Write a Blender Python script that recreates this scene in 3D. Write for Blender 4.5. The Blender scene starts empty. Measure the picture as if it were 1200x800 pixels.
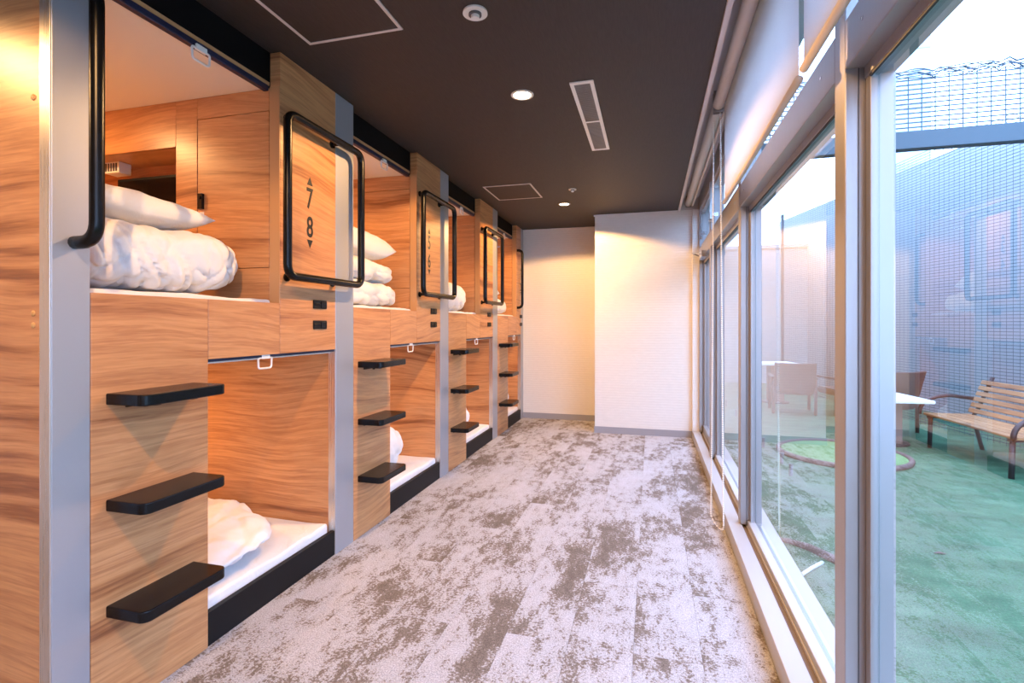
import bpy, bmesh, math, random
from mathutils import Vector, Matrix, noise
random.seed(7)
scene = bpy.context.scene
COL = scene.collection

# ------------------------------------------------------------------ camera
cam_d = bpy.data.cameras.new('camera')
cam_d.sensor_width = 36.0
cam_d.lens = 36.0 * 600.7 / 1200.0
cam_d.shift_y = -20.3 / 1200.0
cam_d.clip_start = 0.02
cam = bpy.data.objects.new('camera', cam_d)
COL.objects.link(cam)
cam.location = (0, 0, 1.25)
cam.rotation_euler = (math.radians(90), 0, math.radians(15.2))
scene.camera = cam

# ------------------------------------------------------------------ world / exposure
world = bpy.data.worlds.new('overcast_sky')
scene.world = world
world.use_nodes = True
wn = world.node_tree
bg = wn.nodes['Background']
bg.inputs['Color'].default_value = (0.42, 0.62, 1.0, 1)
bg.inputs['Strength'].default_value = 10.5
scene.view_settings.view_transform = 'Standard'
scene.view_settings.look = 'None'
scene.view_settings.gamma = 1.0
scene.view_settings.use_curve_mapping = False
scene.view_settings.exposure = -0.15
LAMP_WIDE = 210.0      # ceiling downlights
LAMP_NARROW = 12.0
LAMP_POD = 17.0
WARM = (1.0, 0.54, 0.21)

# ------------------------------------------------------------------ key dimensions (metres)
FX = -1.653          # front face of the bunks
BX = -3.75           # back of the bunks
Y0 = 1.1737          # first bay starts
PER = 1.4322         # bay length
STEP_W, OPEN_END, POST_S = 0.4315, 0.8275, 1.2595
ZL, ZU = 1.1137, 1.3466
CEIL = 2.508
YA, YB = 6.66, 5.96  # far wall, left and right part
WIN = 0.434          # sill front
GZ = -0.12           # turf level outside

# ------------------------------------------------------------------ materials
def new_mat(name):
    m = bpy.data.materials.new(name); m.use_nodes = True
    nt = m.node_tree
    return m, nt, nt.nodes['Principled BSDF']

def simple(name, col, rough=0.5, metal=0.0, bump=0.0, bscale=200.0, spec=None):
    m, nt, b = new_mat(name)
    b.inputs['Base Color'].default_value = (*col, 1)
    b.inputs['Roughness'].default_value = rough
    b.inputs['Metallic'].default_value = metal
    if spec is not None: b.inputs['Specular IOR Level'].default_value = spec
    if bump:
        tc = nt.nodes.new('ShaderNodeTexCoord'); n = nt.nodes.new('ShaderNodeTexNoise')
        n.inputs['Scale'].default_value = bscale; n.inputs['Detail'].default_value = 3
        bp = nt.nodes.new('ShaderNodeBump'); bp.inputs['Strength'].default_value = bump
        bp.inputs['Distance'].default_value = 0.002
        nt.links.new(tc.outputs['Object'], n.inputs['Vector'])
        nt.links.new(n.outputs['Fac'], bp.inputs['Height'])
        nt.links.new(bp.outputs['Normal'], b.inputs['Normal'])
    return m

def ramp(nt, stops, interp='LINEAR'):
    r = nt.nodes.new('ShaderNodeValToRGB'); cr = r.color_ramp; cr.interpolation = interp
    while len(cr.elements) > 1: cr.elements.remove(cr.elements[0])
    cr.elements[0].position = stops[0][0]; cr.elements[0].color = (*stops[0][1], 1)
    for p, c in stops[1:]:
        e = cr.elements.new(p); e.color = (*c, 1)
    return r

def wood(name, stops, rough=0.36, along=(0.9, 0.9, 9.0), rnd=1.0):
    m, nt, b = new_mat(name)
    L = nt.links.new
    tc = nt.nodes.new('ShaderNodeTexCoord'); oi = nt.nodes.new('ShaderNodeObjectInfo')
    mul = nt.nodes.new('ShaderNodeVectorMath'); mul.operation = 'SCALE'
    cx = nt.nodes.new('ShaderNodeCombineXYZ')
    for i in range(3): L(oi.outputs['Random'], cx.inputs[i])
    L(cx.outputs[0], mul.inputs[0]); mul.inputs['Scale'].default_value = 37.0 * rnd
    add = nt.nodes.new('ShaderNodeVectorMath'); L(tc.outputs['Object'], add.inputs[0]); L(mul.outputs[0], add.inputs[1])
    # slight waviness of the grain
    wv = nt.nodes.new('ShaderNodeTexNoise'); wv.inputs['Scale'].default_value = 1.1; wv.inputs['Detail'].default_value = 1
    L(add.outputs[0], wv.inputs['Vector'])
    wsc = nt.nodes.new('ShaderNodeVectorMath'); wsc.operation = 'MULTIPLY'; wsc.inputs[1].default_value = (0, 0, 0.22)
    L(wv.outputs['Color'], wsc.inputs[0])
    add2 = nt.nodes.new('ShaderNodeVectorMath'); L(add.outputs[0], add2.inputs[0]); L(wsc.outputs[0], add2.inputs[1])
    mp = nt.nodes.new('ShaderNodeMapping'); mp.inputs['Scale'].default_value = along
    L(add2.outputs[0], mp.inputs['Vector'])
    n1 = nt.nodes.new('ShaderNodeTexNoise'); n1.inputs['Scale'].default_value = 1.5; n1.inputs['Detail'].default_value = 6
    n1.inputs['Roughness'].default_value = 0.68
    L(mp.outputs[0], n1.inputs['Vector'])
    mp2 = nt.nodes.new('ShaderNodeMapping'); mp2.inputs['Scale'].default_value = (along[0]*4, along[1]*4, along[2]*6)
    L(add2.outputs[0], mp2.inputs['Vector'])
    n2 = nt.nodes.new('ShaderNodeTexNoise'); n2.inputs['Scale'].default_value = 2.0; n2.inputs['Detail'].default_value = 4
    L(mp2.outputs[0], n2.inputs['Vector'])
    r1 = ramp(nt, stops); L(n1.outputs['Fac'], r1.inputs[0])
    r2 = ramp(nt, [(0.30, (0.82, 0.77, 0.73)), (0.60, (1.04, 1.04, 1.04))]); L(n2.outputs['Fac'], r2.inputs[0])
    mx = nt.nodes.new('ShaderNodeMix'); mx.data_type = 'RGBA'; mx.blend_type = 'MULTIPLY'; mx.inputs[0].default_value = 0.8
    L(r1.outputs[0], mx.inputs[6]); L(r2.outputs[0], mx.inputs[7])
    L(mx.outputs[2], b.inputs['Base Color'])
    b.inputs['Roughness'].default_value = rough
    bp = nt.nodes.new('ShaderNodeBump'); bp.inputs['Strength'].default_value = 0.12; bp.inputs['Distance'].default_value = 0.001
    L(n2.outputs['Fac'], bp.inputs['Height']); L(bp.outputs['Normal'], b.inputs['Normal'])
    return m

M = {}
M['wood'] = wood('walnut_laminate', [(0.30, (0.17, 0.058, 0.022)), (0.38, (0.30, 0.115, 0.044)), (0.44, (0.48, 0.215, 0.085)), (0.51, (0.59, 0.292, 0.124)), (0.56, (0.46, 0.205, 0.083)), (0.61, (0.60, 0.300, 0.130)), (0.72, (0.38, 0.160, 0.062))], 0.33, (0.30, 0.30, 6.0))
M['wood_edge'] = simple('wood_edge_band', (0.50, 0.27, 0.12), 0.45)
M['benchwood'] = wood('bench_slat_wood', [(0.3, (0.20, 0.085, 0.035)), (0.55, (0.40, 0.19, 0.075)), (0.75, (0.48, 0.25, 0.105))], 0.5)
M['black'] = simple('black_powder_coat', (0.004, 0.004, 0.005), 0.26, 0.0, 0.1, 900, spec=0.25)
M['blackmatte'] = simple('black_matte_board', (0.008, 0.008, 0.009), 0.5, spec=0.2)
M['header'] = simple('black_header_board', (0.004, 0.004, 0.005), 0.6, spec=0.1)
M['navy'] = simple('dark_blue_rail', (0.012, 0.016, 0.05), 0.35)
M['screen'] = simple('television_glass', (0.004, 0.004, 0.005), 0.08)
M['ink'] = simple('black_print', (0.008, 0.008, 0.008), 0.5)
M['white_plastic'] = simple('white_plastic', (0.78, 0.77, 0.76), 0.35)
M['brass'] = simple('screw_cap', (0.60, 0.34, 0.13), 0.35)
M['podceil'] = simple('pod_ceiling_panel', (0.80, 0.74, 0.66), 0.55)
M['base_grey'] = simple('grey_vinyl_baseboard', (0.30, 0.30, 0.33), 0.5)
M['chrome'] = simple('chrome', (0.75, 0.76, 0.78), 0.18, 1.0)
M['iron'] = simple('bench_iron', (0.028, 0.020, 0.022), 0.5)
M['wicker'] = simple('brown_resin_chair', (0.10, 0.055, 0.045), 0.55, 0, 0.6, 160)
M['tablewhite'] = simple('white_table_top', (0.82, 0.85, 0.86), 0.35)
M['tablebase'] = simple('table_pedestal', (0.22, 0.13, 0.10), 0.6)
M['wire'] = simple('blue_grey_wire', (0.06, 0.085, 0.11), 0.5, 0.2)
M['beam'] = simple('blue_grey_steel_beam', (0.075, 0.105, 0.13), 0.6, 0, 0.4, 60)
M['edging'] = simple('brown_edging', (0.13, 0.08, 0.075), 0.7, 0, 0.8, 90)
M['peg'] = simple('grey_peg', (0.10, 0.13, 0.14), 0.6)
M['pale_wall'] = simple('pale_concrete_wall', (0.34, 0.355, 0.365), 0.8, 0, 0.3, 30)
M['far_tower'] = simple('distant_building', (0.42, 0.50, 0.60), 0.8)
M['gasket'] = simple('dark_gasket', (0.03, 0.03, 0.035), 0.6)
M['paleblind'] = simple('blind_tube_cover', (0.62, 0.55, 0.50), 0.6)
M['trim'] = simple('pelmet_trim', (0.58, 0.53, 0.52), 0.5)
M['bead'] = simple('ivory_beads', (0.80, 0.77, 0.72), 0.3)
M['hose'] = simple('white_hose', (0.75, 0.78, 0.80), 0.4)
M['groove'] = simple('dusty_track_groove', (0.20, 0.15, 0.11), 0.8, 0, 0.8, 120)
M['lens_glass'] = simple('sensor_dark', (0.08, 0.08, 0.09), 0.3)

def brushed(name, col, rough, metal, sc=(300, 300, 3)):
    m, nt, b = new_mat(name); L = nt.links.new
    b.inputs['Base Color'].default_value = (*col, 1); b.inputs['Metallic'].default_value = metal
    tc = nt.nodes.new('ShaderNodeTexCoord'); mp = nt.nodes.new('ShaderNodeMapping'); mp.inputs['Scale'].default_value = sc
    n = nt.nodes.new('ShaderNodeTexNoise'); n.inputs['Scale'].default_value = 1; n.inputs['Detail'].default_value = 2
    L(tc.outputs['Object'], mp.inputs['Vector']); L(mp.outputs[0], n.inputs['Vector'])
    mr = nt.nodes.new('ShaderNodeMapRange'); mr.inputs['To Min'].default_value = rough - 0.06; mr.inputs['To Max'].default_value = rough + 0.08
    L(n.outputs['Fac'], mr.inputs['Value']); L(mr.outputs[0], b.inputs['Roughness'])
    bp = nt.nodes.new('ShaderNodeBump'); bp.inputs['Strength'].default_value = 0.15; bp.inputs['Distance'].default_value = 0.0006
    L(n.outputs['Fac'], bp.inputs['Height']); L(bp.outputs['Normal'], b.inputs['Normal'])
    return m
M['steel'] = brushed('satin_steel_laminate', (0.42, 0.44, 0.485), 0.42, 0.55, (160, 160, 160))
M['steel_edge'] = brushed('polished_edge_strip', (0.62, 0.57, 0.52), 0.28, 0.75)
M['alu'] = brushed('anodised_aluminium', (0.32, 0.315, 0.33), 0.34, 0.4)
M['sill'] = brushed('sill_aluminium', (0.44, 0.44, 0.46), 0.42, 0.2)

def bedding(name, col=(0.74, 0.735, 0.75), tr=0.0):
    m, nt, b = new_mat(name); L = nt.links.new
    b.inputs['Base Color'].default_value = (*col, 1); b.inputs['Roughness'].default_value = 0.85
    b.inputs['Sheen Weight'].default_value = 0.2
    tc = nt.nodes.new('ShaderNodeTexCoord'); n = nt.nodes.new('ShaderNodeTexNoise')
    n.inputs['Scale'].default_value = 9; n.inputs['Detail'].default_value = 4; n.inputs['Distortion'].default_value = 1.8
    L(tc.outputs['Object'], n.inputs['Vector'])
    bp = nt.nodes.new('ShaderNodeBump'); bp.inputs['Strength'].default_value = 0.35; bp.inputs['Distance'].default_value = 0.014
    L(n.outputs['Fac'], bp.inputs['Height']); L(bp.outputs['Normal'], b.inputs['Normal'])
    return m
M['linen'] = bedding('white_cotton')

def make_blind():
    m, nt, b = new_mat('roller_blind_fabric'); L = nt.links.new
    nt.nodes.remove(b); out = nt.nodes['Material Output']
    tc = nt.nodes.new('ShaderNodeTexCoord'); w = nt.nodes.new('ShaderNodeTexNoise')
    w.inputs['Scale'].default_value = 500; L(tc.outputs['Object'], w.inputs['Vector'])
    r = ramp(nt, [(0.3, (0.66, 0.62, 0.60)), (0.7, (0.80, 0.76, 0.74))]); L(w.outputs['Fac'], r.inputs[0])
    d = nt.nodes.new('ShaderNodeBsdfDiffuse'); t = nt.nodes.new('ShaderNodeBsdfTranslucent'); mx = nt.nodes.new('ShaderNodeMixShader')
    L(r.outputs[0], d.inputs['Color']); t.inputs['Color'].default_value = (0.85, 0.82, 0.82, 1)
    mx.inputs[0].default_value = 0.62; L(d.outputs[0], mx.inputs[1]); L(t.outputs[0], mx.inputs[2]); L(mx.outputs[0], out.inputs['Surface'])
    return m
M['blind'] = make_blind()

def make_glass(name, tint=(0.93, 0.97, 1.0), ior=1.5):
    m, nt, b = new_mat(name); L = nt.links.new
    nt.nodes.remove(b); out = nt.nodes['Material Output']
    # reflectance of a thin sheet (two surfaces), the same from both sides
    geo = nt.nodes.new('ShaderNodeNewGeometry')
    dt = nt.nodes.new('ShaderNodeVectorMath'); dt.operation = 'DOT_PRODUCT'; L(geo.outputs['Normal'], dt.inputs[0]); L(geo.outputs['Incoming'], dt.inputs[1])
    def mth(op, a, b2=None):
        k = nt.nodes.new('ShaderNodeMath'); k.operation = op
        for i, v in enumerate((a, b2)):
            if v is None: continue
            if isinstance(v, (int, float)): k.inputs[i].default_value = v
            else: L(v, k.inputs[i])
        return k
    c_ = mth('ABSOLUTE', dt.outputs['Value']); om = mth('SUBTRACT', 1.0, c_.outputs[0]); p5 = mth('POWER', om.outputs[0], 5.0)
    r0 = ((ior-1)/(ior+1))**2
    r1 = mth('ADD', mth('MULTIPLY', p5.outputs[0], 1-r0).outputs[0], r0)
    fr = mth('DIVIDE', mth('MULTIPLY', r1.outputs[0], 2.0).outputs[0], mth('ADD', r1.outputs[0], 1.0).outputs[0])
    t = nt.nodes.new('ShaderNodeBsdfTransparent'); t.inputs['Color'].default_value = (*tint, 1)
    g = nt.nodes.new('ShaderNodeBsdfGlossy'); g.inputs['Roughness'].default_value = 0.0; g.inputs['Color'].default_value = (1, 1, 1, 1)
    mx = nt.nodes.new('ShaderNodeMixShader'); L(fr.outputs[0], mx.inputs[0]); L(t.outputs[0], mx.inputs[1]); L(g.outputs[0], mx.inputs[2])
    L(mx.outputs[0], out.inputs['Surface'])
    return m
M['glass'] = make_glass('window_glass')

def emit(name, col, s):
    m = bpy.data.materials.new(name); m.use_nodes = True; nt = m.node_tree
    nt.nodes.remove(nt.nodes['Principled BSDF']); e = nt.nodes.new('ShaderNodeEmission')
    e.inputs['Color'].default_value = (*col, 1); e.inputs['Strength'].default_value = s
    nt.links.new(e.outputs[0], nt.nodes['Material Output'].inputs['Surface'])
    return m
M['lamp'] = emit('warm_lamp_face', (1.0, 0.80, 0.50), 22.0)

def make_carpet():
    m, nt, b = new_mat('mottled_carpet_tile'); L = nt.links.new
    tc = nt.nodes.new('ShaderNodeTexCoord'); oi = nt.nodes.new('ShaderNodeObjectInfo')
    geo = nt.nodes.new('ShaderNodeNewGeometry')
    cx = nt.nodes.new('ShaderNodeCombineXYZ')
    for i in range(2): L(oi.outputs['Random'], cx.inputs[i])
    sc = nt.nodes.new('ShaderNodeVectorMath'); sc.operation = 'MULTIPLY'; sc.inputs[1].default_value = (0.9, 2.3, 0)
    L(cx.outputs[0], sc.inputs[0])
    add = nt.nodes.new('ShaderNodeVectorMath'); L(geo.outputs['Position'], add.inputs[0]); L(sc.outputs[0], add.inputs[1])
    st = nt.nodes.new('ShaderNodeVectorMath'); st.operation = 'MULTIPLY'; st.inputs[1].default_value = (1.35, 0.62, 1); L(add.outputs[0], st.inputs[0])
    def nz(scale, detail, rough=0.5, dist=0.0, vec=None):
        n = nt.nodes.new('ShaderNodeTexNoise'); n.inputs['Scale'].default_value = scale; n.inputs['Detail'].default_value = detail
        n.inputs['Roughness'].default_value = rough; n.inputs['Distortion'].default_value = dist
        L((vec or add).outputs[0], n.inputs['Vector']); return n
    big = nz(2.6, 3, 0.55, 0.3, st); mid = nz(17, 3, 0.65, 0.0, st); fine = nz(85, 2, 0.7)
    def math_(op, a, bb):
        k = nt.nodes.new('ShaderNodeMath'); k.operation = op
        for i, v in enumerate((a, bb)):
            if isinstance(v, (int, float)): k.inputs[i].default_value = v
            else: L(v, k.inputs[i])
        return k.outputs[0]
    s = math_('ADD', math_('MULTIPLY', big.outputs['Fac'], 1.0), math_('MULTIPLY', mid.outputs['Fac'], 0.70))
    s = math_('ADD', s, math_('MULTIPLY', fine.outputs['Fac'], 0.72))
    # s averages about 1.185
    r = ramp(nt, [(0.0, (0.150, 0.128, 0.112)), (0.41, (0.215, 0.188, 0.172)), (0.49, (0.34, 0.32, 0.318)), (0.56, (0.43, 0.44, 0.485)), (1.0, (0.50, 0.515, 0.585))])
    mr = nt.nodes.new('ShaderNodeMapRange'); mr.inputs['From Min'].default_value = 0.86; mr.inputs['From Max'].default_value = 1.46
    L(s, mr.inputs['Value']); L(mr.outputs[0], r.inputs[0])
    sp = nz(190, 1, 0.5); r2 = ramp(nt, [(0.3, (0.66, 0.66, 0.66)), (0.7, (1.16, 1.16, 1.16))]); L(sp.outputs['Fac'], r2.inputs[0])
    mx = nt.nodes.new('ShaderNodeMix'); mx.data_type = 'RGBA'; mx.blend_type = 'MULTIPLY'; mx.inputs[0].default_value = 1.0
    L(r.outputs[0], mx.inputs[6]); L(r2.outputs[0], mx.inputs[7]); L(mx.outputs[2], b.inputs['Base Color'])
    b.inputs['Roughness'].default_value = 0.95; b.inputs['Specular IOR Level'].default_value = 0.1
    bp = nt.nodes.new('ShaderNodeBump'); bp.inputs['Strength'].default_value = 0.7; bp.inputs['Distance'].default_value = 0.004
    L(math_('ADD', sp.outputs['Fac'], fine.outputs['Fac']), bp.inputs['Height']); L(bp.outputs['Normal'], b.inputs['Normal'])
    return m
M['carpet'] = make_carpet()

def make_wallpaper(name, col, h=0.03, strength=0.25):
    m, nt, b = new_mat(name); L = nt.links.new
    tc = nt.nodes.new('ShaderNodeTexCoord'); geo = nt.nodes.new('ShaderNodeNewGeometry')
    mp = nt.nodes.new('ShaderNodeMapping'); mp.inputs['Scale'].default_value = (9, 9, 34); L(geo.outputs['Position'], mp.inputs['Vector'])
    n = nt.nodes.new('ShaderNodeTexNoise'); n.inputs['Scale'].default_value = 2.0; n.inputs['Detail'].default_value = 4; L(mp.outputs[0], n.inputs['Vector'])
    w = nt.nodes.new('ShaderNodeTexWave'); w.wave_type = 'BANDS'; w.bands_direction = 'Z'; w.inputs['Scale'].default_value = 11.0; w.inputs['Distortion'].default_value = 1.0
    w.inputs['Detail'].default_value = 2; L(geo.outputs['Position'], w.inputs['Vector'])
    r = ramp(nt, [(0.3, tuple(c*0.95 for c in col)), (0.7, col)]); L(n.outputs['Fac'], r.inputs[0]); L(r.outputs[0], b.inputs['Base Color'])
    ad = nt.nodes.new('ShaderNodeMath'); ad.operation = 'ADD'; L(n.outputs['Fac'], ad.inputs[0]); L(w.outputs['Fac'], ad.inputs[1])
    bp = nt.nodes.new('ShaderNodeBump'); bp.inputs['Strength'].default_value = strength; bp.inputs['Distance'].default_value = 0.003
    L(ad.outputs[0], bp.inputs['Height']); L(bp.outputs['Normal'], b.inputs['Normal']); b.inputs['Roughness'].default_value = 0.8
    return m
M['wallpaper'] = make_wallpaper('white_textured_wallpaper', (0.72, 0.70, 0.675))
def make_ceiling():
    m, nt, b = new_mat('dark_linen_ceiling_paper'); L = nt.links.new
    geo = nt.nodes.new('ShaderNodeNewGeometry')
    mp = nt.nodes.new('ShaderNodeMapping'); mp.inputs['Scale'].default_value = (160, 14, 14); L(geo.outputs['Position'], mp.inputs['Vector'])
    n = nt.nodes.new('ShaderNodeTexNoise'); n.inputs['Scale'].default_value = 1; n.inputs['Detail'].default_value = 3; L(mp.outputs[0], n.inputs['Vector'])
    r = ramp(nt, [(0.3, (0.022, 0.016, 0.016)), (0.7, (0.033, 0.025, 0.024))]); L(n.outputs['Fac'], r.inputs[0]); L(r.outputs[0], b.inputs['Base Color'])
    bp = nt.nodes.new('ShaderNodeBump'); bp.inputs['Strength'].default_value = 0.2; bp.inputs['Distance'].default_value = 0.001
    L(n.outputs['Fac'], bp.inputs['Height']); L(bp.outputs['Normal'], b.inputs['Normal']); b.inputs['Roughness'].default_value = 0.62
    return m
M['ceiling'] = make_ceiling()
def make_turf():
    m, nt, b = new_mat('green_artificial_turf'); L = nt.links.new
    geo = nt.nodes.new('ShaderNodeNewGeometry')
    def nz(scale, det, sx=1.0):
        mp = nt.nodes.new('ShaderNodeMapping'); mp.inputs['Scale'].default_value = (1, sx, 1); L(geo.outputs['Position'], mp.inputs['Vector'])
        n = nt.nodes.new('ShaderNodeTexNoise'); n.inputs['Scale'].default_value = scale; n.inputs['Detail'].default_value = det; L(mp.outputs[0], n.inputs['Vector']); return n
    a = nz(3.2, 5, 2.2); c = nz(90, 2)
    r = ramp(nt, [(0.30, (0.022, 0.090, 0.038)), (0.55, (0.044, 0.145, 0.068)), (0.75, (0.090, 0.200, 0.110))]); L(a.outputs['Fac'], r.inputs[0])
    r2 = ramp(nt, [(0.3, (0.7, 0.7, 0.7)), (0.7, (1.15, 1.15, 1.15))]); L(c.outputs['Fac'], r2.inputs[0])
    mx = nt.nodes.new('ShaderNodeMix'); mx.data_type = 'RGBA'; mx.blend_type = 'MULTIPLY'; mx.inputs[0].default_value = 1.0
    L(r.outputs[0], mx.inputs[6]); L(r2.outputs[0], mx.inputs[7]); L(mx.outputs[2], b.inputs['Base Color'])
    bp = nt.nodes.new('ShaderNodeBump'); bp.inputs['Strength'].default_value = 0.8; bp.inputs['Distance'].default_value = 0.01
    L(c.outputs['Fac'], bp.inputs['Height']); L(bp.outputs['Normal'], b.inputs['Normal']); b.inputs['Roughness'].default_value = 0.8
    return m
M['turf'] = make_turf()
M['grass'] = simple('bright_grass_patch', (0.13, 0.26, 0.09), 0.9, 0, 1.0, 90)

# ------------------------------------------------------------------ mesh helpers
_cache = {}
def link(o, parent=None, world_loc=None):
    COL.objects.link(o)
    if world_loc is not None:
        base = Vector((0, 0, 0)); q = parent
        while q is not None: base += q.location; q = q.parent
        o.location = Vector(world_loc) - base
    if parent is not None: o.parent = parent
    return o

def box(name, x0, x1, y0, y1, z0, z1, mat, parent=None, bevel=0.0, seg=2):
    """a box between world coordinates, own origin at its centre, child of parent (unrotated parents)"""
    sx, sy, sz = abs(x1-x0), abs(y1-y0), abs(z1-z0)
    key = (round(sx, 4), round(sy, 4), round(sz, 4), mat, bevel, seg)
    me = _cache.get(key)
    if me is None:
        bm = bmesh.new(); bmesh.ops.create_cube(bm, size=1)
        bmesh.ops.scale(bm, vec=(sx, sy, sz), verts=bm.verts)
        if bevel: bmesh.ops.bevel(bm, geom=bm.edges[:], offset=bevel, segments=seg, profile=0.5, affect='EDGES')
        me = bpy.data.meshes.new(name); bm.to_mesh(me); bm.free(); me.materials.append(M[mat]); _cache[key] = me
    o = bpy.data.objects.new(name, me)
    return link(o, parent, ((x0+x1)/2, (y0+y1)/2, (z0+z1)/2))

def from_bm(name, bm, mat, parent=None, loc=(0, 0, 0), smooth=False, local=False):
    me = bpy.data.meshes.new(name); bmesh.ops.recalc_face_normals(bm, faces=bm.faces[:])
    if smooth:
        for f in bm.faces: f.smooth = True
    bm.to_mesh(me); bm.free(); me.materials.append(M[mat])
    o = bpy.data.objects.new(name, me)
    if local:
        COL.objects.link(o); o.location = loc; o.parent = parent; return o
    return link(o, parent, loc)

def add_box(bm, x0, x1, y0, y1, z0, z1, mtx=None):
    r = bmesh.ops.create_cube(bm, size=1)
    m = Matrix.Translation(((x0+x1)/2, (y0+y1)/2, (z0+z1)/2)) @ Matrix.Diagonal((abs(x1-x0), abs(y1-y0), abs(z1-z0), 1))
    if mtx: m = mtx @ m
    bmesh.ops.transform(bm, matrix=m, verts=r['verts'])

def add_tube(bm, pts, r, n=10, closed=False):
    pts = [Vector(p) for p in pts]; rings = []; N = len(pts); up = None
    for i, p in enumerate(pts):
        a = pts[(i-1) % N] if (closed or i > 0) else p
        b = pts[(i+1) % N] if (closed or i < N-1) else p
        t = (b-a).normalized()
        if up is None:
            up = t.orthogonal().normalized()
        else:
            up = (up - t*up.dot(t)).normalized()
        s = t.cross(up)
        rr = r[i] if isinstance(r, (list, tuple)) else r
        rings.append([bm.verts.new(p + up*math.cos(2*math.pi*k/n)*rr + s*math.sin(2*math.pi*k/n)*rr) for k in range(n)])
    for i in range(N if closed else N-1):
        A, B = rings[i], rings[(i+1) % N]
        off = 0
        if closed and i == N-1:
            off = min(range(n), key=lambda k: (A[0].co-B[k].co).length)
        for k in range(n):
            bm.faces.new((A[k], A[(k+1) % n], B[(k+1+off) % n], B[(k+off) % n]))
    if not closed:
        bm.faces.new(rings[0][::-1]); bm.faces.new(rings[-1])

def rounded_path(pts, rad, n=6, closed=False):
    pts = [Vector(p) for p in pts]; out = []; N = len(pts)
    for i, p in enumerate(pts):
        if not closed and i in (0, N-1): out.append(p); continue
        a, b = pts[(i-1) % N], pts[(i+1) % N]
        d1, d2 = (a-p).normalized(), (b-p).normalized()
        for k in range(n+1):
            t = k/n
            q = (p+d1*rad)*(1-t)**2 + p*2*t*(1-t) + (p+d2*rad)*t**2
            out.append(q)
    return out

def add_cyl(bm, c, axis, r, h, n=24, r2=None):
    z = Vector(axis).normalized(); q = z.to_track_quat('Z', 'Y').to_matrix().to_4x4()
    m = Matrix.Translation(c) @ q
    bmesh.ops.create_cone(bm, cap_ends=True, segments=n, radius1=r, radius2=r if r2 is None else r2, depth=h, matrix=m)

def empty(name, loc, parent=None):
    o = bpy.data.objects.new(name, None); o.empty_display_size = 0.1
    return link(o, parent, loc)

def tag(o, label=None, cat=None, group=None, kind=None):
    if label: o['label'] = label
    if cat: o['category'] = cat
    if group: o['group'] = group
    if kind: o['kind'] = kind
    return o

def struct(o, label=None):
    o['kind'] = 'structure'
    if label: o['label'] = label
    return o

_font = {}
def glyph(name, txt, height, y, z, x, parent, sx=0.72, mat='ink'):
    """a printed character lying on the bunk face (reads along +Y... seen from +X)"""
    cu = bpy.data.curves.new('glyph', 'FONT'); cu.body = txt; cu.align_x = 'CENTER'; cu.align_y = 'CENTER'; cu.size = height*1.38
    cu.extrude = 0.0006; cu.offset = height*0.022
    t = bpy.data.objects.new('glyph', cu); COL.objects.link(t)
    dg = bpy.context.evaluated_depsgraph_get(); me = bpy.data.meshes.new_from_object(t.evaluated_get(dg))
    bpy.data.objects.remove(t); bpy.data.curves.remove(cu)
    me.materials.clear(); me.materials.append(M[mat])
    xs = [v.co.x for v in me.vertices]; ys = [v.co.y for v in me.vertices]
    mx, my = (min(xs)+max(xs))/2, (min(ys)+max(ys))/2; sc = height/(max(ys)-min(ys))
    for v in me.vertices:
        u, w, d = (v.co.x-mx)*sc*sx, (v.co.y-my)*sc, v.co.z
        v.co = Vector((d, u, w))
    o = bpy.data.objects.new(name, me)
    return link(o, parent, (x, y, z))

# ------------------------------------------------------------------ SETTING: floor, walls, ceiling
floor = empty('floor', (0, 0, 0)); struct(floor, 'mottled greige carpet tile floor')
TW, TL = 0.25, 1.0
col = 0; xs = WIN
while xs > FX - 0.039:
    x0 = max(xs-TW, FX-0.04)
    ys = -2.5 - (0.5 if col % 2 else 0.0)
    while ys < YA:
        a_, b_ = max(ys, -2.5), min(ys+TL, YA)
        if b_-a_ > 0.01: box('carpet_plank', x0+0.0005, xs-0.0005, a_+0.0005, b_-0.0005, -0.008, 0.0, 'carpet', floor)
        ys += TL
    xs -= TW; col += 1
box('subfloor', -3.85, 0.62, -2.5, 7.0, -0.20, -0.010, 'base_grey', floor)

ceiling = struct(box('ceiling', -3.85, 0.285, -2.5, YA+0.1, CEIL, CEIL+0.10, 'ceiling'), 'dark brown textured ceiling')
# wall at the far end: the right part stands forward
wf = empty('wall_far', (0, YA, 0)); struct(wf, 'white textured wallpaper end wall in two planes')
box('wall_face', FX-0.06, -0.60, YA, YA+0.10, 0, CEIL, 'wallpaper', wf)
box('wall_projection', -0.628, 0.50, YB, YA+0.10, 0, CEIL, 'wallpaper', wf)
bf = empty('baseboard_far', (0, YA, 0)); struct(bf, 'grey vinyl baseboard')
box('board', FX, -0.628, YA-0.008, YA, 0, 0.075, 'base_grey', bf)
box('board', -0.636, WIN, YB-0.008, YB, 0, 0.075, 'base_grey', bf)
box('board', -0.636, -0.628, YB, YA-0.008, 0, 0.075, 'base_grey', bf)
tf = empty('trim_2', (0, YB, CEIL)); struct(tf, 'thin white ceiling moulding')
box('moulding', -0.64, 0.285, YB-0.012, YB, CEIL-0.02, CEIL, 'wallpaper', tf)
box('moulding', FX, -0.628, YA-0.012, YA, CEIL-0.02, CEIL, 'wallpaper', tf)
struct(box('wall_back', -3.85, 0.7, -2.6, -2.5, -0.2, CEIL+0.1, 'wallpaper'), 'white wall behind')
struct(box('wall_left', -3.95, -3.85, -2.5, YA+0.1, -0.2, CEIL+0.1, 'wallpaper'), 'white wall behind the bunks')
wl2 = struct(box('floor_alcove', -3.85, FX-0.0405, -2.5, Y0-0.11, -0.009, -0.001, 'carpet'), 'carpet beside the bunk end')

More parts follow.
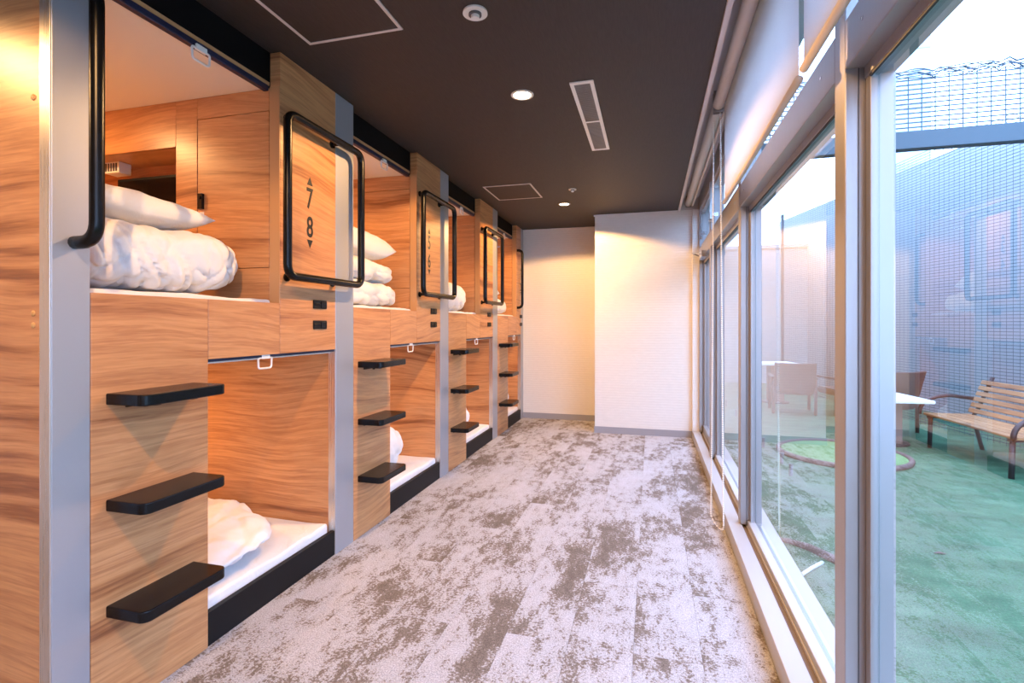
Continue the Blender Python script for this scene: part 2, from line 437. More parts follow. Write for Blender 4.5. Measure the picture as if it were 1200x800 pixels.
# pelmet recess above the window
pel = empty('trim_1', (0.4, 2, CEIL)); struct(pel, 'recessed curtain box above the windows with pale trim')
box('edge_trim', 0.285, 0.308, -2.5, YB, CEIL-0.012, CEIL+0.02, 'trim', pel)
box('recess_side', 0.296, 0.308, -2.5, YB, CEIL+0.02, 2.64, 'trim', pel)
box('recess_top', 0.285, 0.62, -2.5, YB, 2.64, 2.70, 'trim', pel)

# ------------------------------------------------------------------ WINDOW WALL
MX0, MX1, GX = 0.50, 0.62, 0.557
MX1 = 0.612
HEAD0, HEAD1, UTOP = 1.93, 2.06, 2.46
mull = [(-1.76, -1.68), (-0.08, 0.0), (1.557, 1.637), (3.22, 3.30), (4.78, 4.86), (5.86, 5.96)]
sill = empty('window_sill', (0.5, 2, 0)); struct(sill, 'pale aluminium sill along the glazing')
box('sill_board', WIN, 0.508, -2.5, YB, 0, 0.088, 'sill', sill, 0.003)
box('sill_groove', 0.508, 0.532, -2.5, YB, 0, 0.072, 'groove', sill)
box('sill_track', 0.532, 0.548, -2.5, YB, 0, 0.084, 'sill', sill, 0.002)
box('sill_outer', 0.548, 0.70, -2.5, YB, -0.10, 0.05, 'alu', sill, 0.003)
box('curb', 0.55, 0.68, -2.5, YB, -0.30, -0.10, 'pale_wall', sill)
for i, (a, b) in enumerate(mull):
    t = empty('trim_%d' % (i+3), (0.5, (a+b)/2, 0.06)); struct(t, 'grey aluminium mullion')
    w = b-a
    box('mullion', MX0, MX0+0.032, a, b, 0.088, 2.64, 'alu', t, 0.003)
    box('mullion_core', MX0+0.032, 0.612, a+0.006, b-0.006, 0.06, 2.64, 'alu', t, 0.002)
    box('mullion_gasket', MX0+0.030, MX0+0.034, a+0.003, b-0.003, 0.09, 2.63, 'gasket', t)

def window(n, y0, y1, door=False):
    w = empty('door_1' if door else 'window_%d' % n, (0.55, (y0+y1)/2, 0.06))
    struct(w, 'glazed aluminium exit door' if door else 'full height aluminium window with upper light')
    # head / transom
    box('transom', MX0, MX0+0.05, y0, y1, HEAD0, HEAD1, 'alu', w, 0.003)
    box('transom_core', MX0+0.05, MX1, y0, y1, HEAD0+0.015, HEAD1-0.006, 'alu', w, 0.002)
    for yy in (y0+0.12, y1-0.12):
        bm = bmesh.new(); add_cyl(bm, (0, 0, 0), (1, 0, 0), 0.005, 0.003, 10)
        from_bm('screw', bm, 'chrome', w, (MX0-0.001, yy, 2.0))
    box('head', MX0, MX1, y0, y1, UTOP, 2.64, 'alu', w, 0.003)
    # glazing beads around the main pane
    f = 0.028
    z0 = 0.084
    bb = 0.10 if door else 0.05
    box('bottom_rail', GX-0.02, GX+0.05, y0, y1, z0-0.03, z0+bb-0.02, 'sill' if not door else 'alu', w, 0.003)
    box('stile', GX-0.008, GX+0.05, y0, y0+f, z0, HEAD0+0.015, 'alu', w, 0.002)
    box('stile', GX-0.008, GX+0.05, y1-f, y1, z0, HEAD0+0.015, 'alu', w, 0.002)
    box('top_rail', GX-0.012, GX+0.05, y0, y1, HEAD0-0.03, HEAD0+0.015, 'alu', w, 0.002)
    box('gasket_strip', GX-0.010, GX-0.004, y0+f, y1-f, HEAD0-0.036, HEAD0-0.030, 'gasket', w)
    for nm, ya_, yb_, za_, zb_ in (('pane', y0+f-0.006, y1-f+0.006, z0, HEAD0-0.02), ('upper_pane', y0, y1, HEAD1-0.01, UTOP+0.01)):
        bm = bmesh.new()
        bm.faces.new([bm.verts.new((GX, a_, b_)) for a_, b_ in ((ya_, za_), (ya_, zb_), (yb_, zb_), (yb_, za_))])
        from_bm(nm, bm, 'glass', w, (0, 0, 0))
    return w
names = 1
for i in range(len(mull)-1):
    w = window(i+1, mull[i][1], mull[i+1][0], door=(i == 4))
    if i == 4: door = w
# upper awning lights beside the door: sashes with operators
def operator(y, parent):
    bm = bmesh.new()
    add_box(bm, 0.455, 0.475, y-0.012, y+0.012, 2.10, 2.40)
    add_box(bm, 0.475, 0.52, y-0.008, y+0.008, 2.12, 2.15)
    add_box(bm, 0.475, 0.52, y-0.008, y+0.008, 2.35, 2.38)
    add_cyl(bm, (0.462, y, 2.09), (1, 0, 0), 0.016, 0.03, 12)
    return from_bm('window_operator', bm, 'chrome', parent, (0, 0, 0))
wins = {o.name: o for o in COL.objects if o.type == 'EMPTY'}
operator(4.42, wins['window_4']); operator(5.30, door)
for o_, y0, y1 in ((wins['window_4'], 3.40, 4.70), (door, 4.90, 5.82)):
    box('awning_sash', 0.515, 0.55, y0, y1, HEAD1, HEAD1+0.035, 'alu', o_, 0.002)
    box('awning_sash', 0.515, 0.55, y0, y1, UTOP-0.035, UTOP, 'alu', o_, 0.002)
# door closer and handle
bm = bmesh.new(); add_box(bm, 0.455, 0.50, 5.10, 5.36, 1.885, 1.945)
add_tube(bm, [(0.47, 5.3, 1.95), (0.40, 5.48, 1.965), (0.48, 5.70, 1.965)], 0.008, 8)
from_bm('door_closer', bm, 'chrome', door, (0, 0, 0))
# jamb strip between door and end wall
jb = empty('trim_20', (0.47, YB, 0)); struct(jb, 'pale corner return beside the door')
box('return', WIN, 0.50, 5.90, YB, 0.088, 2.5, 'wallpaper', jb)
box('recess_end', 0.285, 0.62, YB, YB+0.1, CEIL+0.0005, 2.70, 'trim', pel)

# ------------------------------------------------------------------ BUNKS
FEET = 0.055
PARTS_GROUP = 'bunk units along the wall'
DIG = [('7', '8'), ('5', '6'), ('3', '4'), ('1', '2')]
BLAB = ['nearest double bunk unit of walnut laminate, signed 7 and 8, with three black steps',
        'second double bunk unit from the camera, signed 5 and 6',
        'third double bunk unit from the camera, signed 3 and 4',
        'farthest double bunk unit, against the white end wall']

def step_mesh():
    if 'step' in _cache: return _cache['step']
    bm = bmesh.new()
    D, L, H = 0.155, 0.322, 0.036; R = 0.028
    # outline in x (out of the wall) / y with rounded outer corners
    out = [(0, -L/2)]
    for k in range(7):
        a = -math.pi/2 + k*math.pi/12; out.append((D-R+R*math.cos(a), -L/2+R+R*math.sin(a)))
    for k in range(7):
        a = k*math.pi/12; out.append((D-R+R*math.cos(a), L/2-R+R*math.sin(a)))
    out.append((0, L/2))
    vs = [bm.verts.new((x, y, -H)) for x, y in out]; f = bm.faces.new(vs)
    r = bmesh.ops.extrude_face_region(bm, geom=[f]); bmesh.ops.translate(bm, vec=(0, 0, H), verts=[v for v in r['geom'] if isinstance(v, bmesh.types.BMVert)])
    ed = [e for e in bm.edges if abs(e.verts[0].co.z-e.verts[1].co.z) < 1e-6 and not (e.verts[0].co.x < 1e-5 and e.verts[1].co.x < 1e-5)]
    bmesh.ops.bevel(bm, geom=ed, offset=0.004, segments=2, profile=0.5, affect='EDGES')
    bmesh.ops.recalc_face_normals(bm, faces=bm.faces[:])
    me = bpy.data.meshes.new('step'); bm.to_mesh(me); bm.free(); me.materials.append(M['black']); _cache['step'] = me
    bm = bmesh.new()
    add_box(bm, 0, 0.006, -0.10, 0.10, -0.052, -0.036)
    for y in (-0.07, 0.07):
        add_box(bm, 0.010, 0.10, y-0.012, y+0.012, -0.046, -0.036)
        add_cyl(bm, (0.05, y, -0.048), (0, 0, 1), 0.007, 0.008, 10)
    m2 = bpy.data.meshes.new('step_bracket'); bm.to_mesh(m2); bm.free(); m2.materials.append(M['black']); _cache['step_bracket'] = m2
    return me

def loop_handle(parent, y0, y1, z0, z1, s=0.065, r=0.0165, feet=None):
    bm = bmesh.new()
    path = rounded_path([(s, y0, z0), (s, y1, z0), (s, y1, z1), (s, y0, z1)], 0.055, 7, True)
    add_tube(bm, path, r, 12, True)
    o = from_bm('handle', bm, 'black', parent, (FX, 0, 0), True)
    for (y, z) in feet:
        fb = bmesh.new()
        add_tube(fb, [(-0.002, y, z), (s, y, z)], 0.011, 10)
        add_cyl(fb, (0.004, y, z), (1, 0, 0), 0.020, 0.008, 16)
        from_bm('handle_foot', fb, 'black', o, (FX, 0, 0))
    return o

def d_handle(parent, y, z0, z1, s=0.085, r=0.019, yf=0.0):
    bm = bmesh.new()
    path = rounded_path([(-0.002, y-yf, z0), (s, y, z0), (s, y, z1), (-0.002, y-yf, z1)], 0.06, 7)
    add_tube(bm, path, r, 12)
    o = from_bm('handle', bm, 'black', parent, (FX, 0, 0), True)
    return o

def pull_ring(parent, y, z, x, s=1.0):
    bm = bmesh.new()
    w, h = 0.042*s, 0.048*s
    path = rounded_path([(0, -w, 0), (0, w, 0), (0, w*0.92, -h), (0, -w*0.92, -h)], 0.012, 4, True)
    add_tube(bm, path, 0.0045, 8, True)
    add_box(bm, -0.006, 0.006, -0.024, 0.024, -0.006, 0.016)
    return from_bm('pull_ring', bm, 'white_plastic', parent, (x, y, z))

def bay(k):
    y = Y0 + k*PER
    last = (k == 3)
    ps = POST_S if not last else (YA - 0.13 - y)
    pe = PER if not last else (YA - y - 0.002)
    B = empty('bunk_unit', (FX, y, 0)); tag(B, BLAB[k], 'bunk bed', PARTS_GROUP)
    g = 0.0012
    # --- front
    sp = box('step_panel', FX-0.03, FX, y+g, y+STEP_W-g, 0.0, ZU, 'wood', B, 0.0012, 1)
    rp = box('rail_panel', FX-0.03, FX, y+STEP_W+g, y+OPEN_END-g, ZL, ZU, 'wood', B, 0.0012, 1)
    sg = box('sign_panel', FX-0.055, FX, y+OPEN_END+g, y+ps-g, ZL, CEIL-0.002, 'wood', B, 0.0012, 1)
    eb = box('edge_band', FX-0.0545, FX-0.0015, y+OPEN_END-0.002, y+OPEN_END+0.0008, ZU, CEIL-0.16, 'wood_edge', B)
    po = box('post', FX-0.043, FX, y+ps, y+pe, 0.0, CEIL-0.002, 'steel', B, 0.0015, 1)
    tag(po, 'satin grey post')
    rt = box('post_return', FX-0.30, FX-0.043, y+ps+0.03, y+pe-0.03, 0, CEIL-0.002, 'blackmatte', B)
    # --- header and screen rails
    box('header', FX-0.085, FX-0.055, y, y+OPEN_END, 2.372, CEIL, 'header', B)
    box('header_trim', FX-0.082, FX-0.058, y, y+OPEN_END, 2.356, 2.372, 'wood_edge', B)
    ur = box('screen_rail', FX-0.085, FX-0.058, y+0.004, y+OPEN_END-0.004, 2.330, 2.356, 'navy', B, 0.003)
    pull_ring(ur, y+0.45, 2.325, FX-0.055)
    lr = box('screen_rail', FX-0.030, FX-0.008, y+STEP_W+0.002, y+ps-0.002, ZL-0.012, ZL, 'navy', B, 0.002)
    pull_ring(lr, y+STEP_W+0.315, ZL-0.012, FX-0.012)
    # --- upper pod lining
    box('pod_ceiling', BX, FX-0.085, y+0.002, y+OPEN_END, 2.345, 2.37, 'podceil', B)
    box('pod_back', BX-0.02, BX, y+0.002, y+pe-0.002, ZU-0.1, 2.37, 'wood', B)
    box('pod_near_wall', BX, FX-0.044, y+0.002, y+0.010, ZU-0.05, 2.36, 'wood', B)
    box('deck', BX, FX-0.056, y+0.002, y+pe-0.002, ZL, ZL+0.05, 'wood', B)
    # cabinet wall facing the opening: (x from the front inwards)
    yc = y+OPEN_END
    yw = 0.02
    def cw(nm, xa, xb, za, zb, mat='wood'):
        return box(nm, xb, xa, yc, yc+yw, za, zb, mat, B, 0.001, 1)
    XA, XD0, XD1, XN = FX-0.055, -1.70-0.01, -2.127, -2.258
    cw('cabinet_stile', XA, XD0, ZU-0.04, 2.345)
    cw('cabinet_lintel', XD0-0.002, XD1, 2.243, 2.345)
    ld = cw('locker_door', XD0-0.003, XD1+0.003, 1.515, 2.240)
    cw('cabinet_apron', XD0-0.002, XD1, ZU-0.04, 1.512)
    cw('cabinet_stile', XD1-0.002, XN, ZU-0.04, 2.345)
    cw('niche_lintel', XN-0.002, BX, 2.122, 2.345)
    cw('niche_apron', XN-0.002, BX, ZU-0.04, 1.62)
    box('niche_back', BX, XN, yc+0.22, yc+0.235, 1.60, 2.14, 'wood', B)
    box('niche_side', XN, XN+0.015, yc+yw, yc+0.22, 1.60, 2.14, 'wood', B)
    box('niche_soffit', BX, XN, yc+yw, yc+0.22, 2.122, 2.137, 'wood', B)
    box('niche_shelf', BX, XN, yc+yw, yc+0.22, 1.605, 1.62, 'wood', B)
    # lock on the locker door
    bm = bmesh.new(); add_box(bm, -0.013, 0.013, -0.016, 0, -0.037, 0.037); add_cyl(bm, (0, -0.018, 0.018), (0, 1, 0), 0.008, 0.006, 16)
    lk = from_bm('lock', bm, 'black', ld, (-2.098, yc, 1.842)); tag(lk, 'small black cabinet lock')
    st = box('lock_sticker', -2.112, -2.086, yc-0.0012, yc-0.0002, 1.752, 1.793, 'white_plastic', ld)
    # --- lower pod lining
    box('pod_side_wall', BX, FX-0.043, y+ps, y+ps+0.02, 0.0, ZL, 'wood', B)
    box('post_edge', FX-0.043, FX-0.002, y+ps-0.003, y+ps, 0.0, ZL-0.012, 'steel_edge', B)
    box('pod_back', BX-0.02, BX, y+0.002, y+pe-0.002, 0, ZL, 'wood', B)
    box('pod_near_wall', BX, FX-0.03, y+0.02, y+0.04, 0, ZL, 'wood', B)
    box('pod_ceiling', BX, FX-0.032, y+0.04, y+ps, ZL-0.02, ZL-0.004, 'podceil', B)
    box('kick_board', FX-0.03, FX-0.004, y+STEP_W, y+ps, 0.0, 0.13, 'blackmatte', B, 0.002)
    # --- pod lamps (small warm ceiling lights deep in the pods)
    for (zz, yy) in ((2.345, y+0.30), (ZL-0.02, y+0.62)):
        bm = bmesh.new(); add_cyl(bm, (0, 0, -0.004), (0, 0, 1), 0.035, 0.008, 20)
        lp = from_bm('pod_lamp', bm, 'lamp', B, (-2.80, yy, zz))
        ld_ = bpy.data.lights.new('pod_light', 'AREA'); ld_.shape = 'DISK'; ld_.size = 0.07; ld_.energy = LAMP_POD * (1.0 if zz > 2 else 0.9); ld_.color = WARM
        lo = bpy.data.objects.new('pod_light', ld_); COL.objects.link(lo); lo.location = (-2.80, yy, zz-0.012)
    # --- steps
    me = step_mesh()
    for zt in (1.032, 0.697, 0.363):
        o = bpy.data.objects.new('step', me); link(o, B, (FX, y+0.046+0.161, zt))
        o2 = bpy.data.objects.new('step_bracket', _cache['step_bracket']); link(o2, o, (FX, y+0.046+0.161, zt))
    # --- handle
    if not last:
        loop_handle(B, y+0.803, y+1.413, 1.470, 2.212, 0.062, 0.0195, [(y+0.87, 1.470), (y+1.225, 1.470), (y+0.87, 2.212), (y+1.225, 2.212)])
    else:
        d_handle(B, y+0.86, 1.46, 2.19, 0.07, 0.0165)
    # --- signs
    up, lo_ = DIG[k]; yy = y+1.042
    bm = bmesh.new()
    def tri(zc, d):
        b_ = bmesh.new(); h = 0.042; w = 0.046
        v = [b_.verts.new((0.0006, -w/2, -d*h/2)), b_.verts.new((0.0006, w/2, -d*h/2)), b_.verts.new((0.0006, 0, d*h/2))]
        b_.faces.new(v); r = bmesh.ops.extrude_face_region(b_, geom=b_.faces[:])
        bmesh.ops.translate(b_, vec=(-0.0005, 0, 0), verts=[q for q in r['geom'] if isinstance(q, bmesh.types.BMVert)])
        return from_bm('sign_arrow', b_, 'ink', sg, (FX+0.0003, yy, zc))
    tri(1.966, 1); tri(1.651, -1)
    glyph('sign_digit', up, 0.105, yy, 1.879, FX+0.0008, sg)
    glyph('sign_digit', lo_, 0.105, yy, 1.737, FX+0.0008, sg)
    # --- two black switch plates
    for zt in (1.351, 1.247):
        ysw = y+1.12 if not last else y+1.05
        p_ = box('switch_plate', FX, FX+0.006, ysw-0.054, ysw+0.054, zt-0.022, zt+0.022, 'blackmatte', B, 0.002)
        box('rocker', FX+0.006, FX+0.010, ysw+0.004, ysw+0.050, zt-0.017, zt+0.017, 'black', p_, 0.002)
        box('card_slot', FX+0.006, FX+0.009, ysw-0.048, ysw-0.004, zt-0.004, zt+0.004, 'black', p_, 0.001)
    return B
bays = [bay(k) for k in range(4)]

# end partition of the row
E0 = Y0-0.107
EP = empty('end_partition', (FX, E0, 0)); tag(EP, 'walnut end panel with grey post and black grab bar at left picture edge', 'partition')
box('end_panel', BX, FX-0.043, E0, E0+0.03, 0, CEIL-0.002, 'wood', EP)
tag(box('post', FX-0.041, FX, E0+0.0015, Y0-0.001, 0, CEIL-0.002, 'steel', EP, 0.0015, 1), 'satin grey post')
tag(box('edge_strip', FX-0.0425, FX-0.0005, E0-0.003, E0+0.001, 0, CEIL-0.002, 'steel_edge', EP, 0.001, 1), 'polished metal edge strip')
box('lining', BX, FX-0.043, Y0-0.03, Y0-0.004, 0, CEIL-0.13, 'wood', EP)
for z in (1.905, 1.281, 1.247):
    bm = bmesh.new(); bmesh.ops.create_uvsphere(bm, u_segments=12, v_segments=8, radius=0.0085); bmesh.ops.scale(bm, vec=(1, 0.45, 1), verts=bm.verts)
    from_bm('screw_cap', bm, 'brass', EP, (-1.722, E0-0.001, z), True)
d_handle(EP, Y0-0.045, 1.492, 2.24, 0.088, 0.0195)

# ------------------------------------------------------------------ BEDDING
def fbm(v, s, seed):
    return noise.noise(Vector(v)*s + Vector((seed*7.3, seed*3.1, seed*1.7)))

def puff(name, dims, loc, label, cat, group, seed=1, e=0.55, ridges=9, amp=0.018, rot=0.0, tilt=(0, 0), n=26, flat=True, mat='linen'):
    """soft folded bedding: superellipsoid from a cube grid, flat below, wrinkled by noise"""
    bm = bmesh.new(); bmesh.ops.create_cube(bm, size=2)
    bmesh.ops.subdivide_edges(bm, edges=bm.edges[:], cuts=n, use_grid_fill=True)
    hx, hy, hz = dims[0]/2, dims[1]/2, dims[2]/2
    for v in bm.verts:
        c = v.co; p = 2/e
        l = (abs(c.x)**p + abs(c.y)**p + abs(c.z)**p)**(1/p)
        q = c/l
        w = Vector((q.x*hx, q.y*hy, q.z*hz))
        nrm = Vector((q.x/hx, q.y/hy, q.z/hz)).normalized()
        c1 = max(0, 1-abs(fbm((w.x*2.0+w.z*3, w.y*ridges*0.9+w.z*7+w.x*3, w.z*2.2), 1.0, seed+9))*1.6)**5
        c2 = max(0, 1-abs(fbm((w.x*5.0, w.y*ridges*0.7-w.z*9, w.z*3.0+w.x*2), 1.0, seed+4))*1.6)**5
        f = -0.75*c1*(0.35+0.65*max(0, -q.z+0.5)) - 0.45*c2 + 0.8*fbm(w, 4.5, seed) + 0.30*fbm((w.x*3+w.y*1.2, w.y*ridges*0.5, w.z*2.2), 1.0, seed+2) + 0.15*fbm(w, 24, seed+5)
        w = w + nrm*amp*f
        if flat and w.z < -hz*0.86: w.z = -hz*0.86 + (w.z+hz*0.86)*0.1
        v.co = w
    o = from_bm(name, bm, mat, None, loc, True)
    o.rotation_euler = (tilt[0], tilt[1], rot)
    tag(o, label, cat, group); return o

def pillow(name, dims, loc, label, group, seed=1, rot=(0, 0, 0), n=28):
    bm = bmesh.new(); hx, hy, hz = dims[0]/2, dims[1]/2, dims[2]/2
    top, bot = {}, {}
    for i in range(n+1):
        for j in range(n+1):
            u, w = -1+2*i/n, -1+2*j/n
            pin = 1-0.10*(1-abs(u)**2)*(abs(w)**6); pin2 = 1-0.10*(1-abs(w)**2)*(abs(u)**6)
            x, y = u*hx*pin2, w*hy*pin
            t = max(0, (1-u**4)*(1-w**4))**0.48
            nz = 0.16*fbm((x, y, 0), 7, seed)+0.10*fbm((x*2, y*9, 1), 2.0, seed+3)
            top[i, j] = bm.verts.new((x, y, hz*t*(1+nz)))
            edge = i in (0, n) or j in (0, n)
            bot[i, j] = top[i, j] if edge else bm.verts.new((x, y, -hz*t*(0.8+nz)))
    for i in range(n):
        for j in range(n):
            bm.faces.new((top[i, j], top[i+1, j], top[i+1, j+1], top[i, j+1]))
            q = (bot[i, j], bot[i, j+1], bot[i+1, j+1], bot[i+1, j])
            if len(set(q)) == 4:
                try: bm.faces.new(q)
                except ValueError: pass
    o = from_bm(name, bm, 'linen', None, loc, True); o.rotation_euler = rot
    tag(o, label, 'pillow', group); return o

def mattress(loc_y0, loc_y1, z0, z1, label, seed, xf=FX-0.033):
    """mattress with a loose sheet whose front edge is slightly uneven"""
    bm = bmesh.new(); bmesh.ops.create_cube(bm, size=1)
    sx, sy, sz = xf-(BX+0.01), loc_y1-loc_y0, z1-z0
    bmesh.ops.scale(bm, vec=(sx, sy, sz), verts=bm.verts)
    bmesh.ops.bevel(bm, geom=bm.edges[:], offset=0.014, segments=3, profile=0.5, affect='EDGES')
    bmesh.ops.subdivide_edges(bm, edges=[e for e in bm.edges if e.calc_length() > 0.3], cuts=30, use_grid_fill=True)
    for v in bm.verts:
        if v.co.z > 0: v.co.z += 0.006*fbm(v.co, 6, seed)+0.004*fbm(v.co, 17, seed)
        if v.co.x > sx/2-0.02: v.co.x += min(0.0, 0.006*fbm(v.co, 9, seed+1)-0.003)
    o = from_bm('mattress', bm, 'linen', None, ((xf+BX+0.01)/2, (loc_y0+loc_y1)/2, (z0+z1)/2), True)
    tag(o, label, 'mattress', 'white sheeted mattresses in the bunks'); return o

UPN = ['nearest upper bunk', 'second upper bunk', 'third upper bunk', 'farthest upper bunk']
LON = ['nearest lower bunk', 'second lower bunk', 'third lower bunk', 'farthest lower bunk']
for k in range(4):
    y = Y0+k*PER
    mattress(y+0.014, y+OPEN_END-0.015, ZL+0.052, ZU+0.018, 'white sheeted mattress in the %s, edge showing above the rail' % UPN[k], k+1)
    ps = POST_S if k < 3 else (YA-0.13-y)
    mattress(y+0.05, y+ps-0.012, 0.012, 0.168, 'white sheeted mattress in the %s above the black kick board' % LON[k], k+11, FX-0.034)
ZM = ZU+0.030
DG, PG = 'white folded duvets in the bunks', 'white pillows in the bunks'
puff('duvet', (0.50, 0.76, 0.285), (-1.985, Y0+0.412, ZM+0.128), 'long white rolled duvet with rounded end in the nearest upper bunk', 'duvet', DG, 3, 0.66, 18, 0.026, n=62)
pillow('pillow', (0.44, 0.62, 0.125), (-2.08, Y0+0.375, ZM+0.312), 'flat white pillow on the rolled duvet in the nearest upper bunk', PG, 2, (math.radians(0), math.radians(-7), math.radians(6)))
y = Y0+PER
puff('duvet', (0.50, 0.74, 0.17), (-1.98, y+0.41, ZM+0.072), 'lower white folded duvet in the second upper bunk', 'duvet', DG, 5, 0.5, 10, 0.024, n=30)
puff('duvet', (0.48, 0.74, 0.17), (-1.98, y+0.42, ZM+0.224), 'upper white folded duvet in the second upper bunk, under the pillow', 'duvet', DG, 8, 0.6, 10, 0.024, n=30)
pillow('pillow', (0.46, 0.66, 0.20), (-2.02, y+0.42, ZM+0.405), 'plump white pillow on two folded duvets in the second upper bunk', PG, 4, (math.radians(-5), math.radians(-4), math.radians(-4)))
y = Y0+2*PER
puff('duvet', (0.52, 0.77, 0.30), (-1.97, y+0.412, ZM+0.13), 'white mounded duvet in the third upper bunk', 'duvet', DG, 11, 0.72, 9, 0.028, n=28)
y = Y0+3*PER
puff('duvet', (0.50, 0.72, 0.20), (-1.97, y+0.41, ZM+0.088), 'white folded duvet in the farthest upper bunk', 'duvet', DG, 14, 0.65, 9, 0.026, n=24)
pillow('pillow', (0.44, 0.62, 0.20), (-2.02, y+0.36, ZM+0.30), 'white pillow heaped on the duvet in the farthest upper bunk', PG, 6, (math.radians(-8), 0, 0.1))
ZB = 0.180
puff('duvet', (1.45, 1.02, 0.17), (-2.42, Y0+0.66, ZB+0.070), 'low white spread duvet in the nearest lower bunk', 'duvet', DG, 21, 0.95, 6, 0.040, n=44)
for k, (h, s) in enumerate(((0.42, 0.95), (0.34, 0.9), (0.34, 0.9))):
    y = Y0+(k+1)*PER
    puff('duvet', (0.66, 0.74, h), (-2.04, y+0.60, ZB+h*0.43), 'white heaped duvet in the %s' % LON[k+1], 'duvet', DG, 25+k, s, 8, 0.032, n=26)

# television and small speaker in the niche of the nearest bunk
yc = Y0+OPEN_END
tv = empty('television', (-2.52, yc+0.16, 1.62)); tag(tv, 'black flat television in the niche of the nearest upper bunk', 'television')
box('television_body', -2.80, -2.275, yc+0.125, yc+0.155, 1.64, 2.035, 'blackmatte', tv, 0.004)
box('screen', -2.785, -2.29, yc+0.1225, yc+0.125, 1.66, 2.02, 'screen', tv)
box('television_foot', -2.62, -2.42, yc+0.10, yc+0.20, 1.6205, 1.645, 'blackmatte', tv, 0.003)
sm = empty('reading_light', (-2.795, yc+0.12, 2.06)); tag(sm, 'small white grille fitting under the niche top in nearest upper bunk', 'fitting')
box('housing', -2.845, -2.745, yc+0.09, yc+0.16, 2.06, 2.1215, 'white_plastic', sm, 0.004)
for i in range(5): box('slat', -2.837+i*0.018, -2.828+i*0.018, yc+0.087, yc+0.0905, 2.07, 2.112, 'lens_glass', sm)

# ------------------------------------------------------------------ CEILING FITTINGS
def downlight(x, y, label, k=1.0):
    d = empty('downlight', (x, y, CEIL)); tag(d, label, 'ceiling light', 'round recessed downlights')
    bm = bmesh.new()
    n = 32
    for (ra, rb, za, zb) in ((0.062, 0.050, -0.004, -0.006), (0.062, 0.062, -0.004, 0.0), (0.050, 0.046, -0.006, -0.001)):
        A = [bm.verts.new((ra*math.cos(2*math.pi*i/n), ra*math.sin(2*math.pi*i/n), za)) for i in range(n)]
        Bv = [bm.verts.new((rb*math.cos(2*math.pi*i/n), rb*math.sin(2*math.pi*i/n), zb)) for i in range(n)]
        for i in range(n): bm.faces.new((A[i], A[(i+1) % n], Bv[(i+1) % n], Bv[i]))
    from_bm('trim_ring', bm, 'white_plastic', d, (x, y, CEIL))
    bm = bmesh.new(); add_cyl(bm, (0, 0, 0), (0, 0, 1), 0.047, 0.002, 28)
    from_bm('lamp_face', bm, 'lamp', d, (x, y, CEIL-0.002))
    for nm, en, size, bl in (('lamp_wide', LAMP_WIDE, 154, 0.13), ('lamp_beam', LAMP_NARROW, 96, 0.9)):
        L = bpy.data.lights.new(nm, 'SPOT'); L.energy = en*k; L.color = WARM; L.spot_size = math.radians(size); L.spot_blend = bl; L.shadow_soft_size = 0.014
        o = bpy.data.objects.new(nm, L); COL.objects.link(o); o.location = (x, y, CEIL-0.008)
downlight(-0.683, 2.728, 'bright round recessed downlight in the middle of the dark ceiling')
downlight(-0.88, 5.325, 'small round recessed downlight near the white end wall')
downlight(-2.92, 0.32, 'round recessed downlight overhead in the alcove left of the camera, out of view', 0.5)
downlight(-0.683, 0.13, 'round recessed downlight overhead, out of view above the camera')

def disc(name, x, y, r, label, cat):
    d = empty(name, (x, y, CEIL)); tag(d, label, cat)
    bm = bmesh.new(); add_cyl(bm, (0, 0, -0.004), (0, 0, 1), r, 0.008, 32, r*0.98)
    from_bm('base_ring', bm, 'white_plastic', d, (x, y, CEIL))
    bm = bmesh.new(); add_cyl(bm, (0, 0, -0.010), (0, 0, 1), r*0.52, 0.010, 28)
    from_bm('dark_ring', bm, 'lens_glass', d, (x, y, CEIL))
    bm = bmesh.new(); add_cyl(bm, (0, 0, -0.018), (0, 0, 1), r*0.34, 0.018, 24)
    from_bm('sensor_cap', bm, 'white_plastic', d, (x, y, CEIL))
disc('smoke_detector', -0.685, 1.955, 0.05, 'white round detector on the ceiling nearest the camera', 'detector')
disc('sprinkler_cover', -0.708, 4.757, 0.036, 'tiny white ceiling sprinkler cover beyond the air vent', 'sprinkler')

v = empty('air_vent', (-0.345, 3.2, CEIL)); tag(v, 'long white slotted air vent in the dark ceiling', 'vent')
vx0, vx1, vy0, vy1 = -0.412, -0.288, 2.655, 3.728
box('frame_rail', vx0, vx0+0.02, vy0, vy1, CEIL-0.006, CEIL, 'white_plastic', v)
box('frame_rail', vx1-0.02, vx1, vy0, vy1, CEIL-0.006, CEIL, 'white_plastic', v)
box('frame_rail', vx0+0.02, vx1-0.02, vy0, vy0+0.025, CEIL-0.006, CEIL, 'white_plastic', v)
box('frame_rail', vx0+0.02, vx1-0.02, vy1-0.025, vy1, CEIL-0.006, CEIL, 'white_plastic', v)
box('frame_rail', vx0+0.02, vx1-0.02, 3.185, 3.205, CEIL-0.006, CEIL, 'white_plastic', v)
box('backing', vx0+0.02, vx1-0.02, vy0+0.025, vy1-0.025, CEIL-0.001, CEIL+0.001, 'gasket', v)
yy = vy0+0.036
while yy < vy1-0.03:
    if abs(yy-3.195) > 0.016:
        box('slat', vx0+0.02, vx1-0.02, yy-0.0028, yy+0.0028, CEIL-0.007, CEIL-0.001, 'alu', v)
    yy += 0.0195

